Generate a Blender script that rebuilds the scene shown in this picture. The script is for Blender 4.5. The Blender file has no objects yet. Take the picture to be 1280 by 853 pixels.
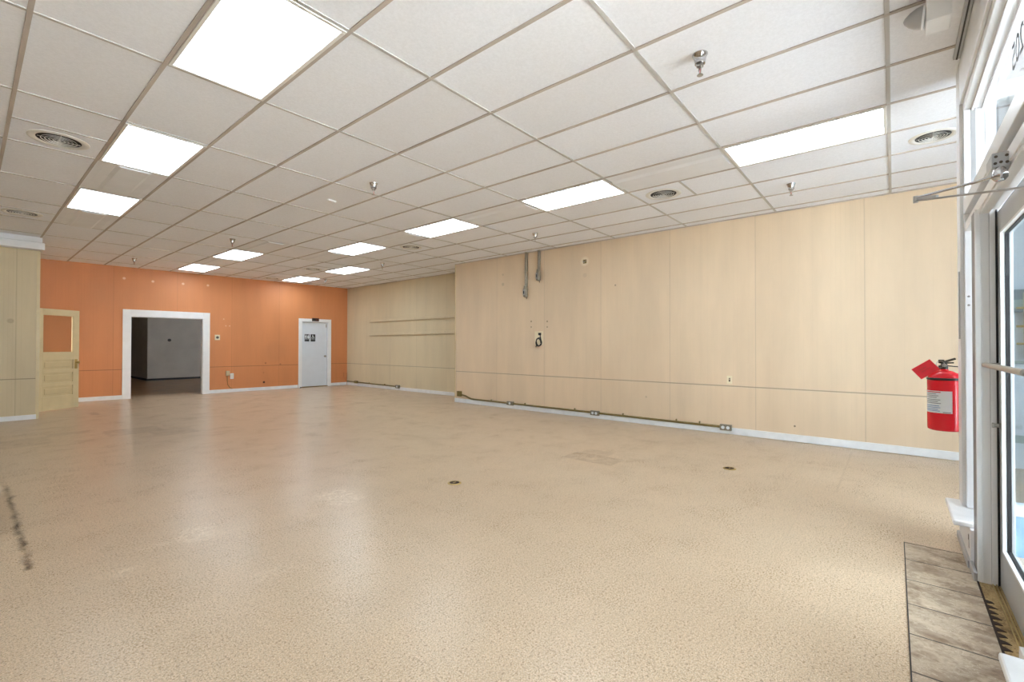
import bpy, bmesh, math, random
from mathutils import Vector, Matrix
random.seed(4)
S = bpy.context.scene
COL = S.collection
PI = math.pi
R = math.radians

# ------------------------------------------------------------------ node helpers
class NT:
    def __init__(self, name):
        self.m = bpy.data.materials.new(name); self.m.use_nodes = True
        self.t = self.m.node_tree; self.t.nodes.clear()
        self.out = self.t.nodes.new('ShaderNodeOutputMaterial')
    def n(self, typ, **kw):
        x = self.t.nodes.new(typ)
        for k, v in kw.items(): setattr(x, k, v)
        return x
    def put(self, sock, v):
        if isinstance(v, bpy.types.NodeSocket): self.t.links.new(v, sock)
        elif v is not None:
            if isinstance(v, (tuple, list)) and len(v) == 3 and sock.type == 'RGBA': v = (*v, 1)
            sock.default_value = v
    def math(self, op, a, b=None, c=None, clamp=False):
        x = self.n('ShaderNodeMath', operation=op, use_clamp=clamp)
        for i, v in enumerate((a, b, c)): self.put(x.inputs[i], v) if v is not None else None
        return x.outputs[0]
    def mix(self, f, a, b, mode='MIX'):
        x = self.n('ShaderNodeMix', data_type='RGBA', blend_type=mode)
        self.put(x.inputs[0], f); self.put(x.inputs[6], a); self.put(x.inputs[7], b)
        return x.outputs[2]
    def noise(self, scale, detail=2.0, rough=.5, vec=None, w=None):
        x = self.n('ShaderNodeTexNoise'); x.inputs['Scale'].default_value = scale
        x.inputs['Detail'].default_value = detail; x.inputs['Roughness'].default_value = rough
        self.put(x.inputs['Vector'], vec if vec is not None else self.obj())
        return x.outputs[0]
    def ramp(self, f, lo, hi, a=0.0, b=1.0):
        x = self.n('ShaderNodeMapRange', clamp=True)
        self.put(x.inputs[0], f)
        for i, v in zip((1, 2, 3, 4), (lo, hi, a, b)): x.inputs[i].default_value = v
        return x.outputs[0]
    def obj(self):
        return self.n('ShaderNodeTexCoord').outputs['Object']
    def xyz(self, vec):
        s = self.n('ShaderNodeSeparateXYZ'); self.put(s.inputs[0], vec); return s.outputs[0], s.outputs[1], s.outputs[2]
    def comb(self, x, y, z):
        s = self.n('ShaderNodeCombineXYZ')
        for i, v in enumerate((x, y, z)): self.put(s.inputs[i], v)
        return s.outputs[0]
    def white(self, vec):
        s = self.n('ShaderNodeTexWhiteNoise', noise_dimensions='3D'); self.put(s.inputs['Vector'], vec); return s.outputs['Value']
    def box(self, X, Y, x0, x1, y0, y1, soft=.01):
        def band(v, a, b):
            return self.math('MULTIPLY', self.ramp(v, a - soft, a + soft), self.ramp(v, b - soft, b + soft, 1, 0))
        return self.math('MULTIPLY', band(X, x0, x1), band(Y, y0, y1))
    def bump(self, h, strength=.2, dist=.01):
        b = self.n('ShaderNodeBump'); b.inputs['Strength'].default_value = strength; b.inputs['Distance'].default_value = dist
        self.put(b.inputs['Height'], h); return b.outputs[0]
    def bsdf(self, color, rough=.5, metal=0.0, spec=.5, normal=None, **kw):
        b = self.n('ShaderNodeBsdfPrincipled')
        self.put(b.inputs['Base Color'], color); self.put(b.inputs['Roughness'], rough)
        self.put(b.inputs['Metallic'], metal); self.put(b.inputs['Specular IOR Level'], spec)
        if normal is not None: self.put(b.inputs['Normal'], normal)
        for k, v in kw.items(): self.put(b.inputs[k.replace('_', ' ')], v)
        self.t.links.new(b.outputs[0], self.out.inputs[0]); return b

def simple(name, color, rough=.5, metal=0.0, var=.06, scale=6.0, spec=.5, bump=0.0):
    t = NT(name); v = t.noise(scale, 4)
    c = t.mix(t.ramp(v, .3, .7), tuple(x * (1 - var) for x in color), tuple(min(1, x * (1 + var)) for x in color))
    n = t.bump(t.noise(scale * 12, 3), bump, .004) if bump else None
    t.bsdf(c, rough, metal, spec, n); return t.m

def srgb(r, g, b):
    f = lambda c: (c / 255 / 12.92) if c / 255 <= .04045 else ((c / 255 + .055) / 1.055) ** 2.4
    return (f(r), f(g), f(b))

def wall_mat(name, color, seam_off, seam_y=True, groove=.5, axis=0, dirt=.35, marks=()):
    """painted wood panelling: faint vertical grooves, panel joints every 1.22 m, one horizontal joint at 0.70 m"""
    t = NT(name); X, Y, Z = t.xyz(t.obj())
    A = (X, Y)[axis]
    # random grooves: white noise on 4.06 cm columns, wide boards
    k = t.math('FLOOR', t.math('DIVIDE', A, .0508))
    gr = t.math('GREATER_THAN', t.white(t.comb(k, 3.3, 0)), .55)
    fx = t.math('FRACT', t.math('DIVIDE', A, .0508))
    line = t.math('MULTIPLY', t.ramp(fx, 0, .12, 1, 0), gr)
    fs = t.math('FRACT', t.math('DIVIDE', t.math('SUBTRACT', A, seam_off), 1.2192))
    seam = t.math('MAXIMUM', t.ramp(fs, .002, .006, 1, 0), t.ramp(fs, .994, .998, 0, 1))
    hz = t.math('ABSOLUTE', t.math('SUBTRACT', Z, .70))
    hseam = t.ramp(hz, .005, .010, 1, 0)
    tone = t.white(t.comb(t.math('FLOOR', t.math('DIVIDE', t.math('SUBTRACT', A, seam_off), 1.2192)), 1.0, t.math('GREATER_THAN', Z, .70)))
    stretch = t.comb(t.math('MULTIPLY', X, 1.0), t.math('MULTIPLY', Y, 1.0), t.math('MULTIPLY', Z, .22))
    blot = t.noise(2.2, 5, .6, stretch)
    streak = t.noise(7, 3, .6, t.comb(X, Y, t.math('MULTIPLY', Z, .06)))
    c = t.mix(t.ramp(blot, .3, .75), tuple(x * .90 for x in color), tuple(x * 1.04 for x in color))
    c = t.mix(t.math('MULTIPLY', t.ramp(streak, .5, .8), .16), c, tuple(x * .72 for x in color))
    c = t.mix(t.math('MULTIPLY', tone, .10), c, tuple(x * .8 for x in color))
    c = t.mix(t.math('MULTIPLY', line, .13 * groove * 2), c, tuple(x * .55 for x in color))  # groove lines darkened in colour, standing in for shade in the cuts
    c = t.mix(t.math('MULTIPLY', seam, .28), c, tuple(x * .4 for x in color))
    c = t.mix(t.math('MULTIPLY', hseam, .62), c, tuple(x * .30 for x in color))
    for (ma, mz, mr, mc, mf) in marks:      # old screw holes, filler spots, rub marks
        d = t.math('SQRT', t.math('ADD', t.math('POWER', t.math('SUBTRACT', A, ma), 2.0), t.math('POWER', t.math('SUBTRACT', Z, mz), 2.0)))
        c = t.mix(t.math('MULTIPLY', t.ramp(d, mr * .6, mr, 1, 0), mf), c, mc)
    h = t.math('SUBTRACT', 1.0, t.math('MAXIMUM', t.math('MAXIMUM', seam, hseam), t.math('MULTIPLY', line, .4)))
    nrm = t.bump(h, .35, .004)
    t.bsdf(c, t.ramp(blot, .2, .8, .42, .55), 0, .35, nrm)
    return t.m

M = {}
BEIGE = srgb(226, 204, 175)
M['beige'] = wall_mat('beige_panelling', BEIGE, .27, axis=1, marks=[
    (5.461, 1.758, .022, (.25, .19, .12), .8), (5.076, 1.746, .022, (.25, .19, .12), .8), (5.461, 1.648, .02, (.25, .19, .12), .7), (5.076, 1.639, .02, (.25, .19, .12), .7),
    (4.251, 2.80, .10, (.86, .76, .60), .8), (4.25, 2.55, .05, (.5, .4, .28), .35), (3.65, 2.32, .02, (.3, .22, .15), .7), (6.2, 2.55, .04, (.4, .33, .22), .5), (6.2, 2.75, .03, (.4, .33, .22), .4),
    (1.02, .21, .015, (.1, .08, .05), .8), (3.1, .45, .02, (.4, .33, .22), .5)])
M['beige_back'] = wall_mat('beige_alcove_panelling', srgb(218, 205, 174), .3, axis=1, groove=.35)
M['beige_x'] = wall_mat('beige_partition_panelling', srgb(212, 196, 162), .55, axis=0, groove=.4, marks=[(.49, 1.68, .05, (.3, .22, .13), .4)])
ORANGE = srgb(212, 141, 92)
M['orange'] = wall_mat('orange_panelling', ORANGE, -2.09, axis=0, groove=.4, marks=[
    (-5.56, 2.854, .035, (.85, .6, .42), .8), (-5.02, 2.835, .035, (.85, .6, .42), .8), (-4.41, 2.838, .035, (.85, .6, .42), .8), (-3.87, 2.85, .035, (.85, .6, .42), .8),
    (-3.50, 1.98, .02, (.85, .6, .42), .7), (-3.45, 1.80, .02, (.85, .6, .42), .7), (-3.36, 1.80, .02, (.85, .6, .42), .7), (-2.49, .229, .035, (.02, .01, .01), .95),
    (-2.45, .77, .03, (.3, .12, .05), .7), (-2.05, .73, .03, (.3, .12, .05), .6), (-2.5, .5, .02, (.3, .12, .05), .5),
    (-5.2, 2.35, .5, (.3, .14, .07), .12), (-2.2, 1.1, .35, (.3, .14, .07), .10)])
M['white'] = simple('white_gloss_paint', srgb(236, 238, 240), .35, var=.03)
M['leaf_white'] = simple('cool_white_door_paint', srgb(216, 224, 232), .4, var=.02)
M['base_white'] = simple('worn_white_paint', srgb(232, 234, 236), .4, var=.05, scale=9)
M['frame'] = simple('storefront_white_paint', srgb(226, 227, 228), .38, var=.03, scale=3)
M['frame_grey'] = simple('storefront_mill_aluminium', srgb(176, 178, 180), .35, .35, var=.05)
M['dark_gap'] = simple('dark_gap_rubber', (.012, .012, .014), .6)
M['dark_alu'] = simple('dark_aluminium_cover', srgb(128, 129, 132), .45, .3, var=.08)  # plain darker grey for the room-facing jamb cover
M['door_alu'] = simple('door_painted_aluminium', srgb(178, 180, 183), .35, .15, var=.04)
M['cream'] = simple('cream_door_paint', srgb(214, 197, 156), .4, var=.05)
M['cream_dark'] = simple('cream_door_panel_paint', srgb(208, 190, 148), .45, var=.05)
M['red'] = simple('extinguisher_red', srgb(222, 22, 40), .25, var=.03)
M['tag'] = simple('red_card', srgb(226, 44, 58), .6, var=.05, scale=30)
M['black'] = simple('black_plastic', (.012, .011, .010), .4)
M['handle_black'] = simple('handle_dark_bronze', srgb(62, 54, 40), .4, .4)
M['label'] = simple('label_paper', srgb(224, 230, 234), .5, var=.03)
M['ink'] = simple('label_dark_ink', srgb(120, 125, 132), .6)
M['ink_blue'] = simple('label_blue_ink', srgb(90, 140, 190), .6)
M['ink_red'] = simple('label_red_ink', srgb(200, 60, 60), .6)
M['chrome'] = simple('chrome', (.56, .56, .57), .12, 1.0, var=.03)
M['steel'] = simple('brushed_steel', (.40, .39, .37), .35, 1.0, var=.08)
M['galv'] = simple('painted_galvanised_conduit', srgb(196, 182, 150), .32, .6, var=.1)
M['brass'] = simple('aged_brass', (.48, .36, .14), .35, .9, var=.15)
M['conduit_steel'] = simple('weathered_conduit_steel', srgb(150, 143, 128), .35, .7, var=.15, scale=20)
M['box_steel'] = simple('grey_outlet_box', srgb(134, 128, 112), .4, .3, var=.1)
M['olive'] = simple('dull_olive_conduit', srgb(128, 112, 66), .45, .35, var=.15, scale=14)
M['ivory'] = simple('ivory_plastic', srgb(232, 220, 190), .4, var=.02)
M['ivory_slot'] = simple('plate_slot', srgb(70, 60, 46), .5)
M['sign_black'] = simple('sign_black', (.014, .014, .016), .5)
M['maroon'] = simple('dark_maroon_box', srgb(74, 34, 28), .4)
M['vent_white'] = simple('vent_white_enamel', srgb(222, 220, 214), .4, var=.05)
M['vent_dark'] = simple('vent_dark_throat', (.02, .02, .018), .7)
M['sill'] = simple('white_sill', srgb(236, 237, 237), .4, var=.04, scale=12)
M['grid_main'] = simple('grid_runner_brown', srgb(180, 170, 161), .5, var=.14, scale=2)
M['grid_cross'] = simple('grid_tee_grey', srgb(186, 184, 180), .5, var=.08, scale=2)
M['tile_blank'] = simple('ceiling_tile_ridged', srgb(232, 233, 235), .85, var=.02)
M['grey_room'] = simple('back_room_grey_paint', srgb(168, 164, 158), .6, var=.08, scale=2)
M['dark_floor'] = simple('back_room_floor', srgb(158, 124, 86), .3, var=.25, scale=3)
M['pavement'] = simple('pavement_concrete', srgb(206, 208, 210), .9, var=.1)
M['facade'] = simple('pale_blue_facade', srgb(216, 226, 236), .7, var=.04)
M['facade_w'] = simple('facade_white_band', srgb(206, 212, 220), .6, var=.03)
M['facade_g'] = simple('facade_green_band', srgb(160, 178, 178), .6, var=.03)
M['facade_b'] = simple('facade_blue_panel', srgb(128, 164, 202), .35, var=.2, scale=10)
M['meter_grey'] = simple('grey_meter_box', srgb(120, 136, 146), .5, var=.08)
M['cream_board'] = simple('cream_board', srgb(196, 184, 150), .5, var=.04)
M['canopy'] = simple('canopy_soffit', srgb(172, 174, 176), .7, var=.03)
M['digits'] = simple('digit_vinyl', (.05, .05, .05), .5)

def glass_mat(name='clear_glass', tint=(.93, .96, .97)):
    t = NT(name)
    tr = t.n('ShaderNodeBsdfTransparent'); tr.inputs[0].default_value = (*tint, 1)
    gl = t.n('ShaderNodeBsdfGlossy'); gl.inputs['Roughness'].default_value = .02
    fr = t.n('ShaderNodeFresnel'); fr.inputs[0].default_value = 1.35
    mx = t.n('ShaderNodeMixShader')
    bf = t.n('ShaderNodeNewGeometry').outputs['Backfacing']
    t.t.links.new(t.math('MULTIPLY', t.math('MULTIPLY', fr.outputs[0], .6), t.math('SUBTRACT', 1.0, bf)), mx.inputs[0]); t.t.links.new(tr.outputs[0], mx.inputs[1]); t.t.links.new(gl.outputs[0], mx.inputs[2])
    t.t.links.new(mx.outputs[0], t.out.inputs[0]); return t.m
M['glass'] = glass_mat()
M['tinted'] = glass_mat('daylight_cut_glass', (.20, .21, .22))  # dark tint added to cut daylight from the unseen bay window
M['tint_mid'] = glass_mat('mid_tinted_glass', (.52, .53, .54))
M['tint_light'] = glass_mat('grey_tinted_glass', (.78, .79, .80))

def floor_mat():
    t = NT('speckled_vinyl_tile'); V = t.obj(); X, Y, Z = t.xyz(V)
    T = .3048
    ix = t.math('FLOOR', t.math('DIVIDE', t.math('ADD', X, .05), T)); iy = t.math('FLOOR', t.math('DIVIDE', t.math('ADD', Y, .05), T))
    fx = t.math('FRACT', t.math('DIVIDE', t.math('ADD', X, .05), T)); fy = t.math('FRACT', t.math('DIVIDE', t.math('ADD', Y, .05), T))
    seam = t.math('MAXIMUM', t.math('MAXIMUM', t.ramp(fx, .003, .009, 1, 0), t.ramp(fx, .991, .997)), t.math('MAXIMUM', t.ramp(fy, .003, .009, 1, 0), t.ramp(fy, .991, .997)))
    tv = t.white(t.comb(ix, iy, .5))
    base = srgb(204, 181, 153)
    sp1 = t.noise(150, 2, .6); sp2 = t.noise(90, 2, .6); sp3 = t.noise(190, 2, .6)
    c = t.mix(t.ramp(sp2, .34, .66), tuple(x * .80 for x in base), tuple(x * 1.10 for x in base))
    c = t.mix(t.math('MULTIPLY', t.ramp(sp1, .55, .60), .72), c, tuple(x * .42 for x in base))
    c = t.mix(t.math('MULTIPLY', t.ramp(sp3, .56, .62), .75), c, srgb(238, 226, 204))
    fl2 = t.noise(75, 1, .5)
    c = t.mix(t.math('MULTIPLY', t.ramp(fl2, .64, .68), .6), c, srgb(120, 98, 74))
    wear = t.noise(.7, 6, .65); wear2 = t.noise(2.6, 6, .7)
    c = t.mix(t.math('MULTIPLY', t.ramp(wear, .30, .75), .26), c, tuple(x * y for x, y in zip(base, (.66, .61, .55))))
    c = t.mix(t.math('MULTIPLY', t.ramp(wear2, .45, .75), .05), c, tuple(min(1, x * 1.22) for x in base))
    mott = t.noise(13, 5, .7)
    c = t.mix(t.math('MULTIPLY', t.ramp(mott, .45, .72), .16), c, tuple(x * y for x, y in zip(base, (.72, .68, .62))))
    # random darker tone from tile to tile
    c = t.mix(t.math('MULTIPLY', tv, .08), c, tuple(x * .6 for x in base))
    c = t.mix(t.math('MULTIPLY', seam, .16), c, tuple(x * .35 for x in base))
    wob = t.noise(6, 4, .7)
    Xw = t.math('ADD', X, t.math('MULTIPLY', t.math('SUBTRACT', wob, .5), .10)); Yw = t.math('ADD', Y, t.math('MULTIPLY', t.math('SUBTRACT', wob, .5), .10))
    dark = srgb(120, 92, 62)
    for (x0, x1, y0, y1, f, so) in [(4.42, 4.76, 2.32, 2.94, .40, .012), (4.76, 5.0, 2.55, 2.9, .30, .012), (1.30, 1.95, 8.4, 9.0, .34, .02), (1.75, 2.25, 7.9, 8.5, .30, .02), (.05, .75, 8.4, 9.1, .26, .02), (.75, 1.25, 9.0, 9.3, .3, .02), (1.5, 1.62, 11.2, 11.6, .6, .02), (5.3, 6.6, 11.6, 12.6, .10, .05)]:
        c = t.mix(t.math('MULTIPLY', t.box(X, Y, x0, x1, y0, y1, so), t.math('MULTIPLY', t.ramp(wob, .3, .55), f)), c, dark)
    # torn dark line on the left, light scuffs
    c = t.mix(t.math('MULTIPLY', t.box(Xw, Y, .235, .268, 3.78, 6.2, .014), t.ramp(t.noise(5, 3, .7), .38, .6, .25, .95)), c, srgb(70, 50, 30))
    c = t.mix(t.math('MULTIPLY', t.box(Xw, Yw, .05, .25, 4.6, 5.9, .06), .3), c, srgb(90, 66, 42))
    for (x0, x1, y0, y1) in [(.93, 1.14, 3.50, 3.80), (.70, .95, 3.58, 3.66), (.52, .66, 3.30, 3.40), (1.9, 2.2, 3.4, 3.8), (1.05, 1.25, 2.65, 2.75)]:
        c = t.mix(t.math('MULTIPLY', t.box(Xw, Yw, x0, x1, y0, y1, .05), t.math('MULTIPLY', t.ramp(t.noise(24, 3, .7), .42, .6), .36)), c, srgb(240, 226, 204))
    # hairline crack near the right wall
    c = t.mix(t.math('MULTIPLY', t.box(t.math('ADD', X, t.math('MULTIPLY', t.math('SUBTRACT', t.noise(9, 3), .5), .12)), Y, 4.9, 6.9, .385, .40, .008), .22), c, dark)
    rough = t.math('ADD', t.ramp(wear2, .3, .7, .25, .28), t.math('MULTIPLY', t.ramp(sp2, .3, .7), .05))
    nrm = t.bump(t.math('ADD', t.math('MULTIPLY', t.noise(3.0, 4), 1.0), t.math('MULTIPLY', sp2, .03)), .05, .02)
    t.bsdf(c, rough, 0, .32, nrm); return t.m
M['floor'] = floor_mat()

def entry_mat():
    t = NT('entry_stone_look_tile'); V = t.obj(); X, Y, Z = t.xyz(V)
    fx = t.math('FRACT', t.math('DIVIDE', t.math('SUBTRACT', X, .535), .3048 * 1.0 if False else .31))
    k = t.math('FLOOR', t.math('DIVIDE', t.math('SUBTRACT', X, .535), .31))
    seam = t.math('MAXIMUM', t.ramp(fx, .010, .020, 1, 0), t.ramp(fx, .982, .992))
    n1 = t.noise(9, 6, .7, t.comb(t.math('ADD', X, t.math('MULTIPLY', k, 3.7)), t.math('MULTIPLY', Y, .5), 0)); n2 = t.noise(40, 4, .7); n3 = t.noise(5, 5, .65)
    c = t.mix(t.ramp(n1, .32, .68), srgb(128, 108, 88), srgb(200, 184, 162))
    c = t.mix(t.math('MULTIPLY', t.ramp(n2, .5, .7), .4), c, srgb(120, 98, 74))
    c = t.mix(t.math('MULTIPLY', t.ramp(n3, .5, .66), .62), c, srgb(104, 78, 50))
    c = t.mix(t.math('MULTIPLY', t.ramp(t.math('ABSOLUTE', t.math('SUBTRACT', n1, .5)), .0, .012, 1, 0), .5), c, srgb(226, 212, 190))
    c = t.mix(t.math('MULTIPLY', seam, .95), c, srgb(44, 34, 26))
    t.bsdf(c, t.ramp(n3, .3, .7, .35, .55), 0, .4, t.bump(n2, .1, .003)); return t.m
M['entry'] = entry_mat()

def threshold_mat():
    t = NT('rotted_threshold_wood'); V = t.obj(); X, Y, Z = t.xyz(V)
    n1 = t.noise(14, 6, .75, t.comb(t.math('MULTIPLY', X, .4), Y, Z)); n2 = t.noise(50, 4, .7)
    c = t.mix(t.ramp(n1, .35, .65), srgb(104, 78, 46), srgb(186, 160, 112))
    c = t.mix(t.math('MULTIPLY', t.ramp(n2, .52, .66), .6), c, srgb(60, 40, 22))
    t.bsdf(c, .75, 0, .3, t.bump(n2, .4, .006)); return t.m
M['threshold'] = threshold_mat()
M['rot'] = simple('black_rot', srgb(46, 30, 20), .9, var=.3, scale=30)

def ceiling_mat():
    t = NT('mineral_fibre_ceiling_tile'); V = t.obj(); X, Y, Z = t.xyz(V)
    ix = t.math('FLOOR', t.math('DIVIDE', t.math('SUBTRACT', X, 4.482), .6096)); iy = t.math('FLOOR', t.math('DIVIDE', t.math('SUBTRACT', Y, 1.228), 1.2089))
    tv = t.white(t.comb(ix, iy, 2.5)); n1 = t.noise(60, 4, .7); n2 = t.noise(1.3, 5, .6)
    base = srgb(240, 243, 249)
    c = t.mix(t.ramp(n1, .35, .65), tuple(x * .95 for x in base), tuple(x * 1.03 for x in base))
    c = t.mix(t.math('MULTIPLY', t.ramp(n2, .45, .75), .10), c, tuple(x * y for x, y in zip(base, (.80, .74, .68))))
    c = t.mix(t.math('MULTIPLY', t.math('POWER', tv, 3.0), .22), c, tuple(x * y for x, y in zip(base, (.80, .74, .68))))
    t.bsdf(c, .9, 0, .2, t.bump(n1, .15, .003)); return t.m
M['ceiling'] = ceiling_mat()

def emit_mat(name, col, st):
    t = NT(name); X, Y, Z = t.xyz(t.obj())
    w = t.math('ABSOLUTE', t.math('SINE', t.math('MULTIPLY', t.math('ADD', X, .28), PI / .14)))     # the tubes behind the prismatic lens
    e = t.n('ShaderNodeEmission'); t.put(e.inputs[0], (*col, 1)); t.put(e.inputs[1], t.ramp(w, 0, 1, st * .9, st * 1.05))
    t.t.links.new(e.outputs[0], t.out.inputs[0]); return t.m
PANEL = 9.6
M['panel'] = emit_mat('lit_prismatic_lens', (.85, .95, 1.04), PANEL)
M['panel_dim'] = emit_mat('lit_prismatic_lens_aged_tubes', (.85, .95, 1.04), PANEL * .5)

# ------------------------------------------------------------------ mesh helpers
class MB:
    def __init__(self): self.b = bmesh.new()
    def quad(self, pts):
        self.b.faces.new([self.b.verts.new(p) for p in pts]); return self
    def box(self, x0, x1, y0, y1, z0, z1, bev=0.0):
        m = Matrix.Translation(((x0 + x1) / 2, (y0 + y1) / 2, (z0 + z1) / 2)) @ Matrix.Diagonal((abs(x1 - x0), abs(y1 - y0), abs(z1 - z0), 1))
        g = bmesh.ops.create_cube(self.b, size=1, matrix=m)
        if bev:
            es = list({e for v in g['verts'] for e in v.link_edges})
            bmesh.ops.bevel(self.b, geom=es, offset=bev, segments=2, affect='EDGES', profile=.5)
        return self
    def mbox(self, mat, sx, sy, sz, bev=0.0):
        g = bmesh.ops.create_cube(self.b, size=1, matrix=mat @ Matrix.Diagonal((sx, sy, sz, 1)))
        if bev:
            es = list({e for v in g['verts'] for e in v.link_edges})
            bmesh.ops.bevel(self.b, geom=es, offset=bev, segments=2, affect='EDGES', profile=.5)
        return self
    def lathe(self, prof, seg=24, mat=Matrix(), a0=0.0, a1=2 * PI, cap=True):
        full = abs(a1 - a0 - 2 * PI) < 1e-6
        rings = []
        for (r, z) in prof:
            ring = []
            for i in range(seg if full else seg + 1):
                a = a0 + (a1 - a0) * i / seg
                ring.append(self.b.verts.new(mat @ Vector((r * math.cos(a), r * math.sin(a), z))))
            rings.append(ring)
        for p, q in zip(rings, rings[1:]):
            for i in range(seg):
                j = (i + 1) % len(p)
                try: self.b.faces.new((p[i], p[j], q[j], q[i]))
                except ValueError: pass
        if full and cap:
            for ring, (r, z), fl in ((rings[0], prof[0], True), (rings[-1], prof[-1], False)):
                if r > 1e-4:
                    try: self.b.faces.new(ring[::-1] if fl else ring)
                    except ValueError: pass
        return self
    def cyl(self, p, q, r, seg=14, r2=None):
        p, q = Vector(p), Vector(q); d = q - p
        m = Matrix.Translation(p) @ d.to_track_quat('Z', 'Y').to_matrix().to_4x4()
        return self.lathe([(r, 0), (r if r2 is None else r2, d.length)], seg, m)
    def tube(self, pts, r, seg=10, closed=False):
        pts = [Vector(p) for p in pts]; n = len(pts); rings = []
        up = Vector((0, 0, 1))
        for i, p in enumerate(pts):
            if closed: t = pts[(i + 1) % n] - pts[i - 1]
            else: t = pts[min(i + 1, n - 1)] - pts[max(i - 1, 0)]
            t.normalize()
            u = up if abs(t.dot(up)) < .95 else Vector((1, 0, 0))
            a = t.cross(u).normalized(); b = t.cross(a).normalized()
            rings.append([self.b.verts.new(p + r * (math.cos(2 * PI * k / seg) * a + math.sin(2 * PI * k / seg) * b)) for k in range(seg)])
        for i in range(n if closed else n - 1):
            P, Q = rings[i], rings[(i + 1) % n]
            for k in range(seg): self.b.faces.new((P[k], P[(k + 1) % seg], Q[(k + 1) % seg], Q[k]))
        if not closed:
            self.b.faces.new(rings[0][::-1]); self.b.faces.new(rings[-1])
        return self
    def prism(self, poly, mat, depth):
        """polygon in local XY extruded along local Z"""
        a = [self.b.verts.new(mat @ Vector((x, y, 0))) for x, y in poly]; b = [self.b.verts.new(mat @ Vector((x, y, depth))) for x, y in poly]
        n = len(poly)
        self.b.faces.new(a[::-1]); self.b.faces.new(b)
        for i in range(n): self.b.faces.new((a[i], a[(i + 1) % n], b[(i + 1) % n], b[i]))
        return self
    def build(self, name, mat, parent=None, smooth=False, loc=None):
        bmesh.ops.recalc_face_normals(self.b, faces=self.b.faces[:])
        me = bpy.data.meshes.new(name); self.b.to_mesh(me); self.b.free()
        me.materials.append(M[mat] if isinstance(mat, str) else mat)
        if smooth:
            me.shade_smooth()
            try: me.set_sharp_from_angle(angle=R(38))
            except Exception: pass
        o = bpy.data.objects.new(name, me); COL.objects.link(o)
        if parent is not None: o.parent = parent
        if loc is not None: o.location = loc
        return o

def tag(o, label=None, cat=None, group=None, kind=None):
    if label: o['label'] = label
    if cat: o['category'] = cat
    if group: o['group'] = group
    if kind: o['kind'] = kind
    return o
def empty(name, loc=(0, 0, 0), rz=0.0, label=None, cat=None, group=None, kind=None):
    o = bpy.data.objects.new(name, None); COL.objects.link(o); o.empty_display_size = .1
    o.location = loc; o.rotation_euler = (0, 0, rz)
    return tag(o, label, cat, group, kind)
def copy_tree(o, parent=None):
    c = o.copy(); COL.objects.link(c)
    if parent is not None: c.parent = parent
    for ch in [x for x in bpy.data.objects if x.parent == o]: copy_tree(ch, c)
    return c
def struct(o, label=None, cat=None): return tag(o, label, cat, None, 'structure')

# ------------------------------------------------------------------ dimensions
H = 3.126                       # ceiling
XR, XA, XL = 7.13, 7.95, -4.6   # right wall, alcove wall, left wall
YRET = 7.63                     # where the right wall steps back
YC = 13.60                      # alcove / orange corner
TH = math.atan(.058)            # the orange wall is not quite square to the room
BK = Matrix.Translation((XA, YC, 0)) @ Matrix.Rotation(-TH, 4, 'Z')
def bk(x, y=0.0, z=0.0): return BK @ Vector((x, y, z))
YF = -2.10                      # shop window line
GX = lambda j: 4.482 + .6096 * j
GY = lambda i: 1.228 + 1.2089 * i

# ------------------------------------------------------------------ room shell
fl = MB().box(XL - .1, XA + .1, YF - .1, 14.6, -.12, 0).build('floor', 'floor')
struct(fl, 'worn glossy beige speckled vinyl tile floor of the empty shop', 'floor')
ent = MB().box(2.0, 3.94, -.345, -.045, 0, .004).build('entry_tiles', 'entry', fl)
MB().box(2.0, 3.945, -.049, -.0445, 0, .0045).box(3.937, 3.944, -.345, -.045, 0, .0045).build('tile_joint', 'dark_gap', fl)

ce = MB().box(XL - .1, XA + .1, YF - .12, 14.6, H, H + .15).build('ceiling', 'ceiling')
struct(ce, 'white suspended ceiling of rectangular mineral tiles in a metal grid', 'ceiling')
g1 = MB()
for j in range(-14, 6):
    x = GX(j)
    if x < XR: g1.box(x - .012, x + .012, -.34 if x < 4.3 else YF, 14.1, H - .007, H + .01)
    elif x < XA: g1.box(x - .012, x + .012, YRET, 14.0, H - .007, H + .01)
g1.box(XR - .02, XR, YF, YRET, H - .012, H + .01).box(XA - .02, XA, YRET, YC, H - .012, H + .01)
g1.build('grid_runner', 'grid_main', ce)
g2 = MB()
for i in range(-2, 11):
    y = GY(i)
    g2.box(XL if y > -.3 else 4.31, XR if y < YRET else XA, y - .0115, y + .0115, H - .0065, H + .01)
HALF = [(.5, 1), (-.5, 1) if False else (.5, 1), (4.5, 1), (7.5, 1), (9.5, 1), (3.5, -7), (6.5, -7)]
for i, j in set(HALF): g2.box(GX(j), GX(j + 1), GY(i) - .011, GY(i) + .011, H - .0062, H + .01)
g2.build('grid_tee', 'grid_cross', ce)
# flat blank panels with a dropped middle between the lights
for i, j in [(4, -6), (6, -6), (0, 0), (2, 0), (4, 0), (6, -2), (8, -2), (1, 0) if False else (6, 0)]:
    x0, x1, y0, y1 = GX(j) + .02, GX(j + 1) - .02, GY(i) + .02, GY(i + 1) - .02
    p = MB(); w = x1 - x0
    prof = [(x0, H), (x0 + w * .10, H - .004), (x0 + w * .24, H - .004), (x0 + w * .30, H - .022), (x0 + w * .70, H - .022), (x0 + w * .76, H - .004), (x0 + w * .90, H - .004), (x1, H)]
    for (a, za), (b, zb) in zip(prof, prof[1:]): p.quad([(a, y0, za), (b, y0, zb), (b, y1, zb), (a, y1, za)])
    for yy in (y0, y1): p.b.faces.new([p.b.verts.new((a, yy, z)) for a, z in prof])
    p.build('ridged_tile', 'tile_blank', ce)

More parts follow.
